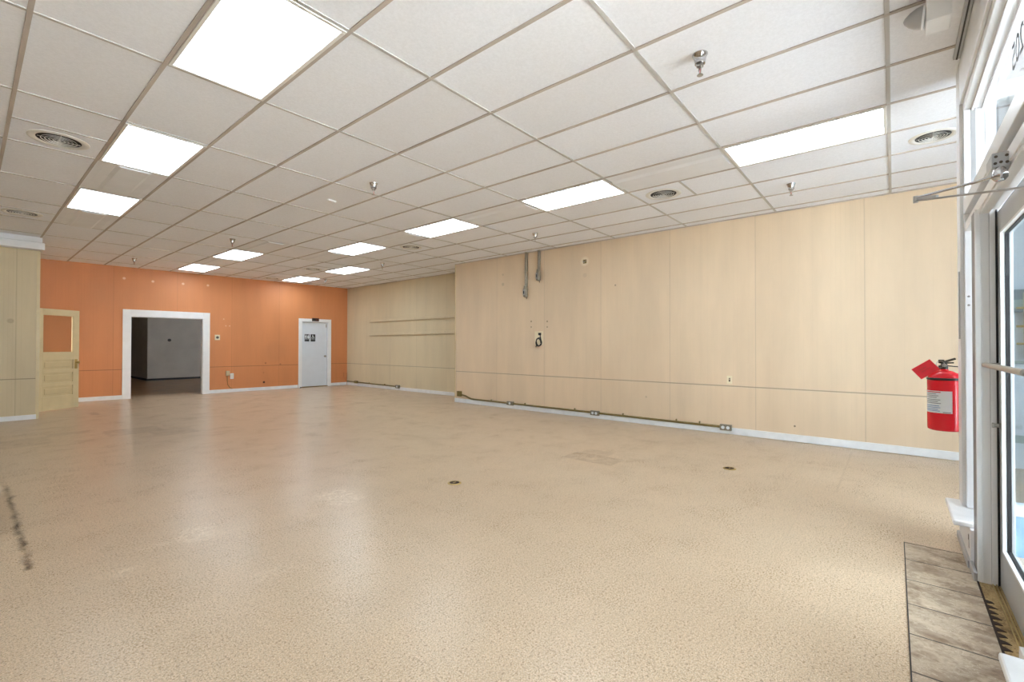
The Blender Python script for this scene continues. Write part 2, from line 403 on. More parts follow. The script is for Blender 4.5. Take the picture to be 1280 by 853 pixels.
w = MB().box(XR, XR + .12, YF - .1, YRET, 0, H).build('wall_right', 'beige'); struct(w, 'long beige panelled wall with grooves and a joint low down', 'wall')
MB().box(XR - .006, XR + .004, YRET - .02, YRET + .004, 0, H).build('corner_bead', 'cream', w)
w = MB().box(XR + .121, XA + .12, YRET - .12, YRET, 0, H).build('wall_return', 'beige_x'); struct(w, 'short beige return where the long wall steps back', 'wall')
w = MB().box(XA, XA + .12, YRET + .001, 14.4, 0, H).build('wall_alcove', 'beige_back'); struct(w, 'set back beige wall carrying two long horizontal cleats', 'wall')
w = MB().box(XL - .12, XL, YF - .1, 14.6, 0, H).build('wall_left', 'beige'); struct(w)

# orange wall: panels round two openings
ob = MB()
for x0, x1, z0, z1 in [(-7.4, -5.43, 0, H), (-5.43, -3.97, 1.96, H), (-3.97, -1.45, 0, H), (-1.45, -.63, 2.005, H), (-.63, 0, 0, H)]:
    ob.box(x0, x1, 0, .14, z0, z1)
w = ob.build('wall_back', 'orange'); w.matrix_world = BK; struct(w, 'orange panelled rear wall of the shop', 'wall')
# closet partition on the left
pb = MB().box(XL, .829, 11.34, 11.46, 0, H)
w = pb.build('wall_partition', 'beige_x'); struct(w, 'beige partition front with a white boxed crown above it', 'wall')
MB().box(.788, .8305, 11.331, 11.345, 0, 2.88).build('corner_bead', 'cream', w)
sw = MB().box(.709, .829, 11.461, 12.28, 0, H).box(.709, .829, 13.06, 14.2, 0, H).box(.709, .829, 12.28, 13.06, 2.03, H).build('wall_closet', 'beige_back'); struct(sw)
tr = empty('trim_1', (0, 0, 0)); struct(tr, 'white boxed crown under the ceiling above the left partition', 'crown molding')
MB().box(XL, .845, 11.235, 11.338, 3.035, H - .002, .004).build('upper_band', 'white', tr)
MB().box(XL, .870, 11.165, 11.338, 2.905, 3.02, .006).build('lower_band', 'white', tr)
MB().box(XL, .835, 11.255, 11.338, 3.02, 3.035).build('shadow_gap', 'base_white', tr)

# baseboards
def bbox(name, m, bx, lab, mw=None):
    o = MB()
    for b in bx: o.box(*b, .004)
    o = o.build(name, m)
    if mw is not None: o.matrix_world = mw
    return struct(o, lab, 'baseboard')
bbox('baseboard_right', 'base_white', [(XR - .014, XR - .001, YF, YRET, .004, .10)], 'white baseboard along the long beige wall')
bbox('baseboard_alcove', 'base_white', [(XA - .014, XA - .001, YRET, YC - .02, .004, .095)], 'white baseboard along the set back beige wall')
bbox('baseboard_back', 'base_white', [(-7.2, -5.58, -.014, -.001, .004, .10), (-3.82, -1.55, -.014, -.001, .004, .095), (-.54, -.016, -.014, -.001, .004, .095)], 'white baseboard along the orange wall', BK)
bbox('baseboard_partition', 'base_white', [(XL, .80, 11.322, 11.339, .004, .085)], 'white baseboard under the left beige partition')

# cased opening into the dark back room
co = empty('door_4', bk(-4.7), -TH); struct(co, 'wide white cased opening into a dark grey back room', 'doorway')
l, r = -5.43 + 4.7, -3.97 + 4.7
MB().box(l - .15, l, -.022, 0, 0, 2.125, .004).build('casing_side', 'white', co)
MB().box(r, r + .15, -.022, 0, 0, 2.125, .004).build('casing_side', 'white', co)
MB().box(l, r, -.021, 0, 1.96, 2.125, .004).build('casing_head', 'white', co)
MB().box(l - .002, l + .012, 0, .15, .002, 1.962).box(r - .012, r + .002, 0, .15, .002, 1.962).box(l, r, 0, .15, 1.95, 1.962).build('jamb_lining', 'white', co)
# back room
f2 = MB().box(-1, 12, 14.62, 26, -.1, -.002).build('back_room_floor', 'dark_floor', fl)
br = MB().box(4.2, 9.5, 20.5, 20.6, 0, 3.15).box(4.2, 4.3, 20.6, 26, 0, 3.15).box(9.5, 9.6, 13.7, 20.6, 0, 3.2).box(-1.1, -1, 14.15, 26, 0, 3.2).box(-1, 4.2, 26, 26.1, 0, 3.2).box(-1, 9.6, 14.2, 26, 3.13, 3.2).box(XL, 9.6, 13.9, 14.7, H + .16, H + .2)
br.box(4.19, 9.5, 20.49, 20.5, 2.0, 2.001)
br = br.build('wall_back_room', 'grey_room'); struct(br, 'plain grey wall seen through the wide opening', 'wall')
MB().box(4.19, 9.5, 20.485, 20.5, 0, .07).box(4.185, 4.2, 20.49, 26, 0, .07).build('dark_base', 'dark_gap', br)
MB().cyl((4.84, 20.5, 1.46), (4.84, 20.485, 1.46), .055).build('wall_hole', 'black', br)

# alcove cleats
for z, n in ((1.985, 'trim_2'), (1.585, 'trim_3')):
    c = MB().box(XA - .055, XA - .001, 7.66, 12.28, z, z + .075, .003).build(n, 'beige_back')
    struct(c, ('upper' if n == 'trim_2' else 'lower') + ' of two long beige cleats on the set back wall', 'cleat')

# ------------------------------------------------------------------ restroom door
d3 = empty('door_3', bk(-1.04), -TH); struct(d3, 'white flush restroom door in a white frame on the orange wall', 'door')
l, r = -1.45 + 1.04, -.63 + 1.04
MB().box(l - .09, l, -.02, .0, 0, 2.09, .003).build('frame_side', 'white', d3)
MB().box(r, r + .09, -.02, .0, 0, 2.09, .003).build('frame_side', 'white', d3)
MB().box(l, r, -.019, 0, 2.005, 2.09, .003).build('frame_head', 'white', d3)
MB().box(l - .001, l + .018, 0, .14, .002, 2.0).box(r - .018, r + .001, 0, .14, .002, 2.0).box(l, r, 0, .14, 1.985, 2.006).build('jamb', 'white', d3)
lf = MB().box(l + .024, r - .024, .045, .085, .028, 1.978, .003).build('leaf', 'leaf_white', d3)
kb = MB().lathe([(.030, 0), (.030, .006), (.012, .010), (.012, .03), (.027, .042), (.030, .055), (.022, .066), (.004, .068)], 18, Matrix.Translation((r - .085, .045, .94)) @ Matrix.Rotation(PI / 2, 4, 'X')).build('knob', 'steel', lf, True)
MB().box(l + .005, r - .005, -.005, .10, .001, .018).build('sill_plate', 'threshold', d3)
MB().box(l, l + .0, .03, .03, 0, 0) if False else None
MB().box(r - .06, r - .030, .038, .046, 1.84, 1.94).build('closer_plate', 'steel', lf)

def sign(name, x, lab, wheel):
    rt = empty(name, bk(x, .034, 1.40), -TH, lab, 'sign', None)
    rt.location = bk(x, .0445, 1.40)
    MB().box(-.072, .072, -.003, 0, 0, .218, .001).build('plate', 'sign_black', rt)
    f = Matrix.Translation((0, -.003, 0)) @ Matrix.Rotation(PI / 2, 4, 'X')
    p = MB()
    def disc(cx, cy, rr):
        p.prism([(cx + rr * math.cos(2 * PI * k / 14), cy + rr * math.sin(2 * PI * k / 14)) for k in range(14)], f, .0012)
    if wheel:
        disc(-.008, .190, .013)
        p.prism([(-.018, .172), (-.002, .172), (.002, .125), (-.016, .125)], f, .0012)
        p.prism([(-.008, .160), (.030, .158), (.030, .148), (-.008, .148)], f, .0012)
        p.prism([(-.004, .128), (.034, .132), (.052, .092), (.040, .088), (.026, .118), (-.004, .114)], f, .0012)
        ring = [(-.006 + .036 * math.cos(a), .108 + .036 * math.sin(a)) for a in [R(120 + 13 * k) for k in range(17)]]
        inn = [(-.006 + .026 * math.cos(a), .108 + .026 * math.sin(a)) for a in [R(120 + 13 * k) for k in range(17)]]
        for k in range(16): p.prism([ring[k], ring[k + 1], inn[k + 1], inn[k]], f, .0012)
    else:
        disc(-.036, .190, .013); disc(.036, .190, .013)
        p.prism([(-.056, .172), (-.016, .172), (-.016, .122), (-.024, .122), (-.024, .074), (-.048, .074), (-.048, .122), (-.056, .122)], f, .0012)
        p.prism([(.022, .172), (.050, .172), (.066, .110), (.048, .110), (.048, .074), (.024, .074), (.024, .110), (.006, .110)], f, .0012)
        p.box(-.002, .002, -.0042, -.003, .07, .205)
    p.build('pictogram', 'label', rt)
    MB().box(-.066, .066, -.0042, -.003, .056, .060).build('rule', 'label', rt)
sign('restroom_sign', -1.270, 'black sign with white man and woman figures on the restroom door', False)
sign('accessible_sign', -1.088, 'black sign with a white wheelchair figure on the restroom door', True)
mb = empty('warning_box', bk(-1.04, -.021, 2.02), -TH, 'small dark maroon box fixed on the head of the restroom door frame', 'alarm box')
MB().box(-.11, .095, -.04, 0, 0, .095, .006).build('housing', 'maroon', mb)
MB().box(-.095, -.01, -.044, -.04, .015, .08).build('lens', 'black', mb)
sb = MB().lathe([(.018, 0), (.020, .012), (.012, .03), (.003, .032)], 12).build('door_stop', 'black', None, True, bk(-1.49, -.06, 0)); tag(sb, 'small black door stop on the floor beside the restroom door', 'door stop')

# ------------------------------------------------------------------ cream panelled door standing open at the left
d2 = empty('door_2', (.868, 12.33, 0), math.atan2(.42, .59)); struct(d2, 'cream painted panelled door with a glazed top standing open at the left partition', 'door')
Wd, Tk, Hd, zb = .78, .038, 1.975, .015
s1 = MB().box(0, .105, 0, Tk, zb, Hd, .003).build('stile', 'cream', d2)
s2 = MB().box(Wd - .115, Wd, 0, Tk, zb, Hd, .003).build('stile', 'cream', d2)
rails = [(zb, .285), (.475, .545), (.735, .805), (.985, 1.13), (1.865, Hd)]
for a, b in rails: MB().box(.105, Wd - .115, 0, Tk, a, b, .003).build('rail', 'cream', d2)
for (a, b), (c_, d_) in zip(rails[:3], rails[1:4]):
    pn = MB().box(.105, Wd - .115, .016, Tk - .016, b, c_)
    pn.box(.15, Wd - .16, .009, Tk - .009, b + .04, c_ - .04, .006)
    pn.build('panel', 'cream_dark', d2)
MB().box(.105, Wd - .115, Tk / 2 - .002, Tk / 2 + .002, 1.13, 1.865).build('glass_pane', 'glass', d2)
gb = MB()
for b in [(.105, .118, 1.13, 1.865), (Wd - .128, Wd - .115, 1.13, 1.865), (.118, Wd - .128, 1.13, 1.143), (.118, Wd - .128, 1.852, 1.865)]: gb.box(b[0], b[1], .008, Tk - .008, b[2], b[3])
gb.build('glazing_bead', 'cream_dark', d2)
hd = MB().box(Wd - .085, Wd - .035, -.004, 0, .80, .99, .001).build('lock_plate', 'brass', d2)
MB().lathe([(.016, 0), (.010, .012), (.010, .03), (.026, .042), (.028, .056), (.018, .066), (.003, .067)], 16, Matrix.Translation((Wd - .06, -.004, .93)) @ Matrix.Rotation(PI / 2, 4, 'X')).build('knob', 'brass', hd, True)

# ------------------------------------------------------------------ ceiling lights
def make_light():
    t = empty('ceiling_light', (0, 0, 0))
    f = MB(); a, b, wd = .292, .592, .022
    for bx in [(-a, a, -b, -b + wd), (-a, a, b - wd, b), (-a, -a + wd, -b + wd, b - wd), (a - wd, a, -b + wd, b - wd)]: f.box(*bx, -.012, .0, .003)
    f.build('frame', 'vent_white', t)
    MB().box(-a + wd, a - wd, -b + wd, b - wd, -.006, 0).build('diffuser', 'panel', t)
    return t
LIGHTS = [(-1, 0, 'lit ceiling panel nearest the glass door in the right hand row'), (1, 0, 'lit ceiling panel second from the glass door in the right hand row'),
          (3, 0, 'third lit ceiling panel of the right hand row, beyond the round vent'), (5, 0, 'fourth and farthest lit ceiling panel of the right hand row'),
          (7, 2, 'lit ceiling panel before the alcove, nearer of the two there'), (9, 2, 'lit ceiling panel close to the orange wall above the restroom door'),
          (1, -6, 'largest looking lit ceiling panel, cut by the top of the picture'), (3, -6, 'lit ceiling panel beside the left round vent, second in its row'),
          (5, -6, 'lit ceiling panel third in the left row, before the white crown'), (7, -2, 'lit ceiling panel under a sprinkler, nearer of the two above the cased opening'),
          (9, -2, 'lit ceiling panel close to the orange wall above the thermostat')]
proto = make_light()
for k, (i, j, lab) in enumerate(LIGHTS):
    o = proto if k == 0 else copy_tree(proto)
    o.location = ((GX(j) + GX(j + 1)) / 2, (GY(i) + GY(i + 1)) / 2, H - .001)
    if j == -6:                 # this row has older, weaker tubes: their shapes show through the lens
        for ch in [x for x in bpy.data.objects if x.parent == o and x.name.startswith('diffuser')]:
            ch.material_slots[0].link = 'OBJECT'; ch.material_slots[0].material = M['panel_dim']
    tag(o, lab, 'ceiling light', 'fluorescent panels in the ceiling grid')

# ------------------------------------------------------------------ round ceiling vents
def make_vent():
    t = empty('ceiling_vent')
    MB().lathe([(.205, 0), (.205, -.004), (.192, -.010), (.170, -.011), (.156, -.005), (.150, -.0015), (.150, 0)], 40).build('flange', 'vent_white', t, True)
    MB().lathe([(.1499, -.0012), (.001, -.0012)], 40).build('throat', 'vent_dark', t)  # flat black disc painted in for the shade inside the duct
    c = MB()
    for r in (.118, .092, .066, .040):
        c.lathe([(r, -.0030), (r + .0035, -.0085), (r + .0015, -.009), (r - .0015, -.0034), (r, -.0030)], 36, cap=False)
    c.box(-.14, .14, -.002, .002, -.005, -.002).box(-.002, .002, -.14, .14, -.005, -.002)
    c.lathe([(.012, -.002), (.014, -.009), (.002, -.010)], 20)
    c.build('cone_rings', 'vent_white', t, True)
    return t
VENTS = [(5.42, 2.135, 'round white ceiling vent between the two nearest lit panels'), (5.43, -.275, 'round white ceiling vent beside the storefront header'),
         (5.35, 6.94, 'round ceiling vent before the fourth lit panel of the right row'), (5.39, 10.78, 'dark round ceiling vent near the alcove lights'),
         (5.41, 13.13, 'round ceiling vent over the restroom end of the orange wall'), (.53, 5.76, 'largest looking round vent, beside the left row of lit panels'),
         (.50, 9.34, 'round ceiling vent just before the white boxed crown')]
proto = make_vent()
for k, (x, y, lab) in enumerate(VENTS):
    o = proto if k == 0 else copy_tree(proto)
    o.location = (x, y, H - .0005); o.scale = (.80,) * 3 if y < 0 else (1, 1, 1); tag(o, lab, 'air vent', 'round ceiling air vents')

# ------------------------------------------------------------------ sprinklers
def make_sprinkler():
    t = empty('fire_sprinkler')
    MB().lathe([(.047, 0), (.047, -.003), (.040, -.012), (.033, -.045), (.031, -.060), (.024, -.060), (.024, -.05)], 26).build('escutcheon', 'chrome', t, True)
    MB().lathe([(.018, -.045), (.021, -.066), (.021, -.078), (.013, -.082), (.009, -.092), (.002, -.094)], 16).build('valve_body', 'steel', t, True)
    MB().tube([(.014, 0, -.076), (.019, 0, -.095), (.012, 0, -.118), (.003, 0, -.126)], .0035, 8).tube([(-.014, 0, -.076), (-.019, 0, -.095), (-.012, 0, -.118), (-.003, 0, -.126)], .0035, 8).build('frame_arms', 'steel', t, True)
    d = MB().lathe([(.003, -.122), (.006, -.128), (.019, -.130), (.019, -.133), (.002, -.134)], 18).build('deflector', 'steel', t, True)
    MB().cyl((0, 0, -.090), (0, 0, -.122), .003, 8).build('glass_bulb', 'ink_red', t, True)
    return t
SPR = [(2.964, .93, 'chrome fire sprinkler nearest the camera, largest of them'), (2.962, 4.525, 'chrome fire sprinkler in the middle of the ceiling'),
       (2.964, 8.80, 'fire sprinkler above the lit panel before the cased opening'), (2.30, 12.39, 'fire sprinkler near the orange wall above the cased opening'),
       (6.0, .883, 'chrome fire sprinkler near the long beige wall beside the nearest lit panel'), (5.99, 4.51, 'chrome fire sprinkler above the two conduit drops'),
       (5.98, 8.775, 'fire sprinkler where the ceiling meets the alcove'), (6.42, 12.12, 'fire sprinkler close to the corner above the restroom door')]
proto = make_sprinkler()
for k, (x, y, lab) in enumerate(SPR):
    o = proto if k == 0 else copy_tree(proto)
    o.location = (x, y, H - .001); o.rotation_euler.z = .7; tag(o, lab, 'sprinkler', 'ceiling fire sprinklers')
ps = MB().box(-.055, .055, -.014, .014, -.020, 0, .003).build('ceiling_label_strip', 'white', None, False, (2.97, 5.46, H - .001)); ps.rotation_euler.z = .12
tag(ps, 'small pale strip stuck on a ceiling tile behind the middle sprinkler', 'strip')

# ------------------------------------------------------------------ things on the long beige wall (local -y faces the room)
RW = -PI / 2
def drop(y, zb, zt, lab):
    t = empty('conduit_drop', (XR, y, zt), RW, lab, 'conduit', 'conduit drops below the ceiling')
    L = zt - zb
    MB().cyl((0, -.034, -.002 + (H - zt)), (0, -.034, -L + .22), .030, 16).build('pipe', 'conduit_steel', t, True)
    
    b = MB().lathe([(.033, .03), (.037, .028), (.037, -.005), (.050, -.03), (.052, -.15), (.044, -.185), (.004, -.195)], 18, Matrix.Translation((0, -.054, -L + .215))).build('fitting', 'conduit_steel', t, True)
    MB().box(-.024, .024, -.112, -.098, -L + .060, -L + .170, .003).build('cover_plate', 'steel', b)
    MB().box(-.012, .012, -.115, -.111, -L + .085, -L + .14).build('knockout', 'black', b)
    MB().tube([(.012, -.036, -L + .03), (.016, -.036, -L + .012), (.014, -.040, -L - .012)], .005, 8).build('wire_end', 'black', b)
drop(5.562, 2.215, H - .002, 'longer of the two metal conduit drops on the long beige wall')
drop(5.248, 2.510, H - .002, 'shorter of the two metal conduit drops on the long beige wall')

t = empty('cable_plate', (XR, 5.27, 1.43), RW, 'cream wall plate with a coiled black cable hanging from it', 'wall plate')
MB().box(-.10, .10, -.006, 0, -.13, .13, .003).build('plate', 'ivory', t)
MB().box(-.005, .055, -.022, -.006, .055, .10, .003).build('connector', 'black', t)
pts = [(.01 + .062 * math.cos(a) , -.016 - .010 * math.sin(3 * a), -.075 + .078 * math.sin(a)) for a in [2 * PI * k / 28 for k in range(28)]]
cb = MB().tube(pts, .011, 8, True)
pts = [(.005 + .058 * math.cos(a) , -.030 - .006 * math.sin(2 * a), -.083 + .072 * math.sin(a)) for a in [2 * PI * k / 28 for k in range(28)]]
cb.tube(pts, .010, 8, True); cb.tube([(.035, -.015, .07), (.045, -.02, .02), (.06, -.02, -.03)], .009, 8); cb.tube([(-.03, -.025, -.12), (-.05, -.025, -.15), (-.06, -.02, -.175)], .009, 8)
cb.build('cable_coil', 'black', t, True)

t = empty('old_bracket', (XR, 4.25, 2.78), RW, 'old metal hook left on a pale filled patch high on the beige wall', 'hook')
MB().box(-.035, .035, -.004, 0, -.02, .05, .002).build('plate', 'olive', t)
MB().tube([(-.02, -.004, .03), (-.02, -.03, .01), (0, -.035, -.01), (.02, -.03, .01), (.02, -.004, .03)], .006, 8).build('hook', 'steel', t, True)

def plate(name, y, z, lab, m='ivory', slots=1):
    t = empty(name, (XR, y, z), RW, lab, 'wall plate')
    MB().box(-.037, .037, -.006, 0, -.058, .058, .003).build('plate', m, t)
    if slots == 1:
        MB().box(-.010, .010, -.008, -.005, -.026, .026, .001).build('switch_slot', 'ivory_slot', t)
        MB().box(-.005, .005, -.018, -.006, .0, .014, .001).build('toggle', 'ivory', t)
    else:
        MB().box(-.020, .020, -.0075, -.0055, .010, .040, .004).build('receptacle', m, t); MB().box(-.020, .020, -.0075, -.0055, -.040, -.010, .004).build('receptacle', m, t)
plate('light_switch', 1.831, .791, 'ivory switch plate above the joint of the long beige wall', 'ivory', 1)
plate('painted_outlet', 4.0, .79, 'beige painted outlet plate on the long beige wall', 'beige', 2)

def cond(name, lab, mw, runs, boxes, pins):
    t = empty(name, (0, 0, 0), 0, lab, 'conduit'); t.matrix_world = mw
    MB().tube(runs, .017, 10).build('pipe', 'olive', t, True)
    for (x, z, w_, h_, mm, rec) in boxes:
        b = MB().box(x - w_ / 2, x + w_ / 2, -.050, -.001, z - h_ / 2, z + h_ / 2, .008).build('junction_box', mm, t)
        if rec == 2:
            for dx in (-.034, .034): MB().lathe([(.024, 0), (.024, .004), (.001, .004)], 14, Matrix.Translation((x + dx, -.050, z)) @ Matrix.Rotation(PI / 2, 4, 'X')).build('receptacle', 'label', b)
        if rec == 1: MB().lathe([(.026, 0), (.026, .004), (.001, .004)], 14, Matrix.Translation((x, -.050, z)) @ Matrix.Rotation(PI / 2, 4, 'X')).build('receptacle', 'label', b)
    for x, z in pins: MB().box(x - .006, x + .006, -.032, -.001, z, z + .035).build('clip', 'olive', t)
mw = Matrix.Translation((XR, 0, 0)) @ Matrix.Rotation(RW, 4, 'Z')
zc = .112
cond('floor_conduit', 'long olive conduit running above the baseboard of the long beige wall', mw,
     [(-7.45, -.022, .190), (-7.34, -.022, .180), (-7.27, -.022, .170), (-7.18, -.022, .140), (-7.10, -.022, .118), (-7.02, -.022, zc), (-6.0, -.022, zc), (-4.0, -.022, zc - .008), (-1.95, -.022, zc - .012)],
     [(-7.46, .205, .12, .12, 'olive', 0), (-5.97, zc, .17, .075, 'box_steel', 1), (-4.03, zc - .012, .17, .08, 'box_steel', 2), (-1.877, zc - .014, .16, .085, 'box_steel', 2)],
     [(-6.5, zc), (-5.6, zc), (-4.45, zc), (-3.5, zc), (-2.6, zc), (-2.25, zc)])
mw = Matrix.Translation((XA, 0, 0)) @ Matrix.Rotation(RW, 4, 'Z')
cond('alcove_conduit', 'short olive conduit above the baseboard of the set back wall', mw,
     [(-13.55, -.022, .125), (-13.0, -.022, .122), (-12.0, -.022, .115), (-10.9, -.022, .105)],
     [(-13.02, .125, .16, .075, 'olive', 0), (-10.86, .105, .17, .09, 'box_steel', 1)], [(-12.3, .11), (-11.5, .11)])

# things on the orange wall
t = empty('thermostat', bk(-3.65, 0, 1.485), -TH, 'small white thermostat with a dark dial on the orange wall', 'thermostat')
MB().box(-.06, .06, -.028, 0, -.07, .07, .008).build('housing', 'ivory', t)
MB().lathe([(.034, 0), (.034, .006), (.002, .008)], 18, Matrix.Translation((0, -.028, 0)) @ Matrix.Rotation(PI / 2, 4, 'X')).build('dial', 'ivory_slot', t, True)
t = empty('power_outlet', bk(-3.295, 0, .44), -TH, 'white outlet plate low on the orange wall', 'outlet')
MB().box(-.042, .042, -.006, 0, -.075, .075, .003).build('plate', 'label', t)
for z in (.0275, -.0275): MB().box(-.022, .022, -.008, -.005, z - .0175, z + .0175, .004).build('receptacle', 'ivory', t)
t = empty('adapter_box', bk(-3.40, 0, .52), -TH, 'small grey box with a cord hanging beside the white outlet', 'box')
MB().box(-.045, .045, -.045, 0, -.065, .065, .008).build('housing', 'galv', t)
MB().tube([(-.01, -.02, -.06), (-.01, -.02, -.20), (.0, -.02, -.30), (.05, -.02, -.38), (.11, -.02, -.425)], .007, 8).build('cord', 'olive', t, True)
t = empty('corner_box', bk(-.07, 0, .33), -TH, 'small orange painted box near the corner of the orange wall', 'box')
MB().box(-.05, .05, -.05, 0, -.075, .075, .008).build('housing', 'orange', t)
MB().tube([(.0, -.025, -.07), (.0, -.025, -.14), (.03, -.025, -.20)], .012, 8).build('conduit_stub', 'orange', t, True)

# floor cleanouts
def cleanout(x, y, lab):
    t = empty('floor_cleanout', (x, y, 0), 0, lab, 'floor cover', 'floor box covers')
    MB().lathe([(.064, 0), (.064, .003), (.058, .006), (.048, .006), (.046, .002)], 28).build('ring', 'brass', t, True)
    MB().lathe([(.046, .002), (.046, .004), (.001, .0045)], 28).build('cover', 'rot', t)
    MB().box(-.018, .018, -.004, .004, .004, .007).build('slot_bar', 'brass', t)
cleanout(2.938, 3.148, 'round dark floor cover in the middle of the floor')
cleanout(5.137, 1.322, 'round dark floor cover nearer the long beige wall')

# ------------------------------------------------------------------ storefront
YI, YG, YD = -.345, -.395, -.430     # inner face, glass plane, door face
# far corner post
po = empty('post', (0, 0, 0)); struct(po, 'white storefront corner post beside the fire extinguisher', 'post')
MB().box(4.115, 4.30, -.352, -.50, .26, H - .001).build('core', 'frame', po)
MB().box(4.135, 4.30, -.352, -.335, .255, H - .001, .002).build('inner_board', 'frame', po)
MB().box(4.098, 4.115, -.384, -.354, .255, H - .001, .002).build('stop_bead', 'white', po)
MB().box(4.100, 4.116, -.408, -.386, .255, H - .001).build('gasket', 'frame_grey', po)
for z in (1.60, 1.545): MB().lathe([(.007, 0), (.006, .003), (.001, .004)], 10, Matrix.Translation((4.098, -.370, z)) @ Matrix.Rotation(-PI / 2, 4, 'Y')).build('screw', 'steel', po)
MB().box(4.15, 4.18, -.335, -.328, 1.33, 1.77, .002).build('keeper_strip', 'frame_grey', po)
# display window wall beyond the post and behind the camera
def shopfront(name, x0, x1, n, gl='glass'):
    t = empty(name, (0, 0, 0)); struct(t)
    MB().box(x0, x1, YF - .12, YF, 0, .26).build('bulkhead', 'frame', t)
    MB().box(x0, x1, YF - .12, YF + .0, 2.86, H - .001).build('head', 'frame', t)
    for k in range(n + 1):
        x = x0 + (x1 - x0 - .05) * k / n
        MB().box(x, x + .05, YF - .10, YF - .02, .26, 2.86).build('mullion', 'frame', t)
    MB().box(x0, x1, YF - .065, YF - .055, .26, 2.86).build('glass_pane', gl, t)
    return t
shopfront('window_3', 4.21, XR - .031, 2, 'tinted')
def return_window(name, x0):
    t = empty(name, (0, 0, 0)); struct(t)
    MB().box(x0, x0 + .08, YF + .001, -.481, 0, .25).build('bulkhead', 'facade_b', t)
    MB().box(x0 - .02, x0 + .10, YF + .001, -.502, .25, .31, .004).build('sill', 'facade_w', t)
    MB().box(x0, x0 + .08, YF + .001, -.502, 2.84, H - .001).build('head', 'frame', t)
    MB().box(x0 + .035, x0 + .045, YF + .001, -.502, .31, 2.84).build('glass_pane', 'glass', t)
return_window('window_6', 4.118); return_window('window_7', 1.85)
shopfront('window_4', -.2, 1.93, 2)
w = MB().box(XL, -.202, YF - .12, YF, 0, H).build('wall_front', 'beige_x'); struct(w)
np_ = MB().box(1.80, 1.98, -.335, -.50, .0, H - .001).build('post', 'frame'); struct(np_)
# knee wall with sill beside the door (sidelight)
def knee(name, x0, x1, sx0, sx1):
    t = empty(name, (0, 0, 0)); struct(t, None, None)
    MB().box(x0, x1, -.43, -.335, .0, .222, .002).build('knee_wall', 'frame', t)
    MB().box(x0 - .004, x1, -.345, -.322, .0, .045, .003).build('base_strip', 'frame_grey', t)
    MB().box(sx0, sx1, -.43, -.266, .222, .252, .008).build('sill', 'sill', t)
    MB().box(sx0 + .02, sx1 - .02, YG - .004, YG + .004, .25, 2.02).build('glass_pane', 'tint_mid', t)
    return t
k1 = knee('window_1', 3.725, 4.30, 3.765, 4.305); k1['label'] = 'narrow sidelight with white sill on a low wall beside the glass door'; k1['category'] = 'window'
MB().box(3.78, 3.80, -.340, -.333, .10, .18, .001).build('damage_patch', 'frame_grey', k1)
MB().box(3.785, 3.805, -.338, -.332, .145, .175, .001).build('damage_hole', 'ivory_slot', k1)
k2 = knee('window_2', 2.0, 2.40, 1.99, 2.248); k2['label'] = 'corner of a white sill at the near side of the doorway'; k2['category'] = 'window'
# door frame
df = empty('door_1', (0, 0, 0)); struct(df, 'glazed white aluminium entrance door with a horizontal push bar', 'door')
def mull(x0, x1, far):
    MB().box(x0, x0 + .025, -.366, YI, 0, 2.03, .002).build('jamb_edge', 'frame', df); MB().box(x0 + .0255, x1, -.366, YI - .002, 0, 2.03, .001).build('jamb_cover', 'dark_alu', df)
    MB().box(x0 + (.006 if far else 0), x1 - (0 if far else .006), -.398, -.366, 0, 2.03, .001).build('jamb', 'frame', df)
    MB().box(x0, x1, -.480, -.400, 0, 2.03, .001).build('jamb', 'frame', df)
    MB().box(x0 + .008, x1 - .008, -.4005, -.3975, 0, 2.03).build('joint', 'frame_grey', df)
mull(3.535, 3.70, True)
MB().box(2.25, 2.452, -.480, -.402, 0, 2.03, .001).build('jamb', 'frame', df)
MB().box(3.535, 3.722, YI, -.330, 0, .05, .003).build('plinth', 'frame_grey', df)
MB().box(2.0, 4.114, -.44, -.350, 2.128, 2.215, .003).build('transom_bar', 'frame', df)
MB().box(2.0, 4.114, -.44, -.392, 2.075, 2.128).build('transom_recess', 'frame_grey', df)
MB().box(2.0, 4.114, -.44, -.356, 2.018, 2.075, .002).build('door_head', 'frame', df)
MB().box(2.46, 3.53, -.400, -.362, 2.000, 2.018, .001).build('door_stop', 'frame', df)
# leaf
def leafb(name, m, *b, bev=.0015, p=df): return MB().box(*b, bev).build(name, m, p)
X0, X1 = 2.460, 3.528
lf = leafb('leaf_frame', 'door_alu', X1 - .080, X1, -.474, YD, .012, 1.998)
leafb('stile', 'door_alu', X0, X0 + .080, -.474, YD, .012, 1.998, p=lf)
leafb('bottom_rail', 'door_alu', X0 + .08, X1 - .08, -.474, YD, .012, .215, p=lf)
leafb('top_rail', 'door_alu', X0 + .08, X1 - .08, -.474, YD, 1.882, 1.998, p=lf)
bd = MB(); gk = MB()
a0, a1, z0, z1 = X0 + .08, X1 - .08, .215, 1.882
for b in [(a0, a0 + .012, z0, z1), (a1 - .012, a1, z0, z1), (a0 + .012, a1 - .012, z0, z0 + .012), (a0 + .012, a1 - .012, z1 - .012, z1)]: bd.box(b[0], b[1], -.444, YD + .003, b[2], b[3], .001)
for b in [(a0, a0 + .016, z0, z1), (a1 - .016, a1, z0, z1), (a0 + .016, a1 - .016, z0, z0 + .016), (a0 + .016, a1 - .016, z1 - .016, z1)]: gk.box(b[0], b[1], -.460, -.4445, b[2], b[3])
bd.build('glazing_bead', 'white', lf); gk.build('gasket', 'dark_gap', lf)
MB().box(a0 + .005, a1 - .005, -.4565, -.4515, z0 + .005, z1 - .005).build('glass_pane', 'glass', lf)
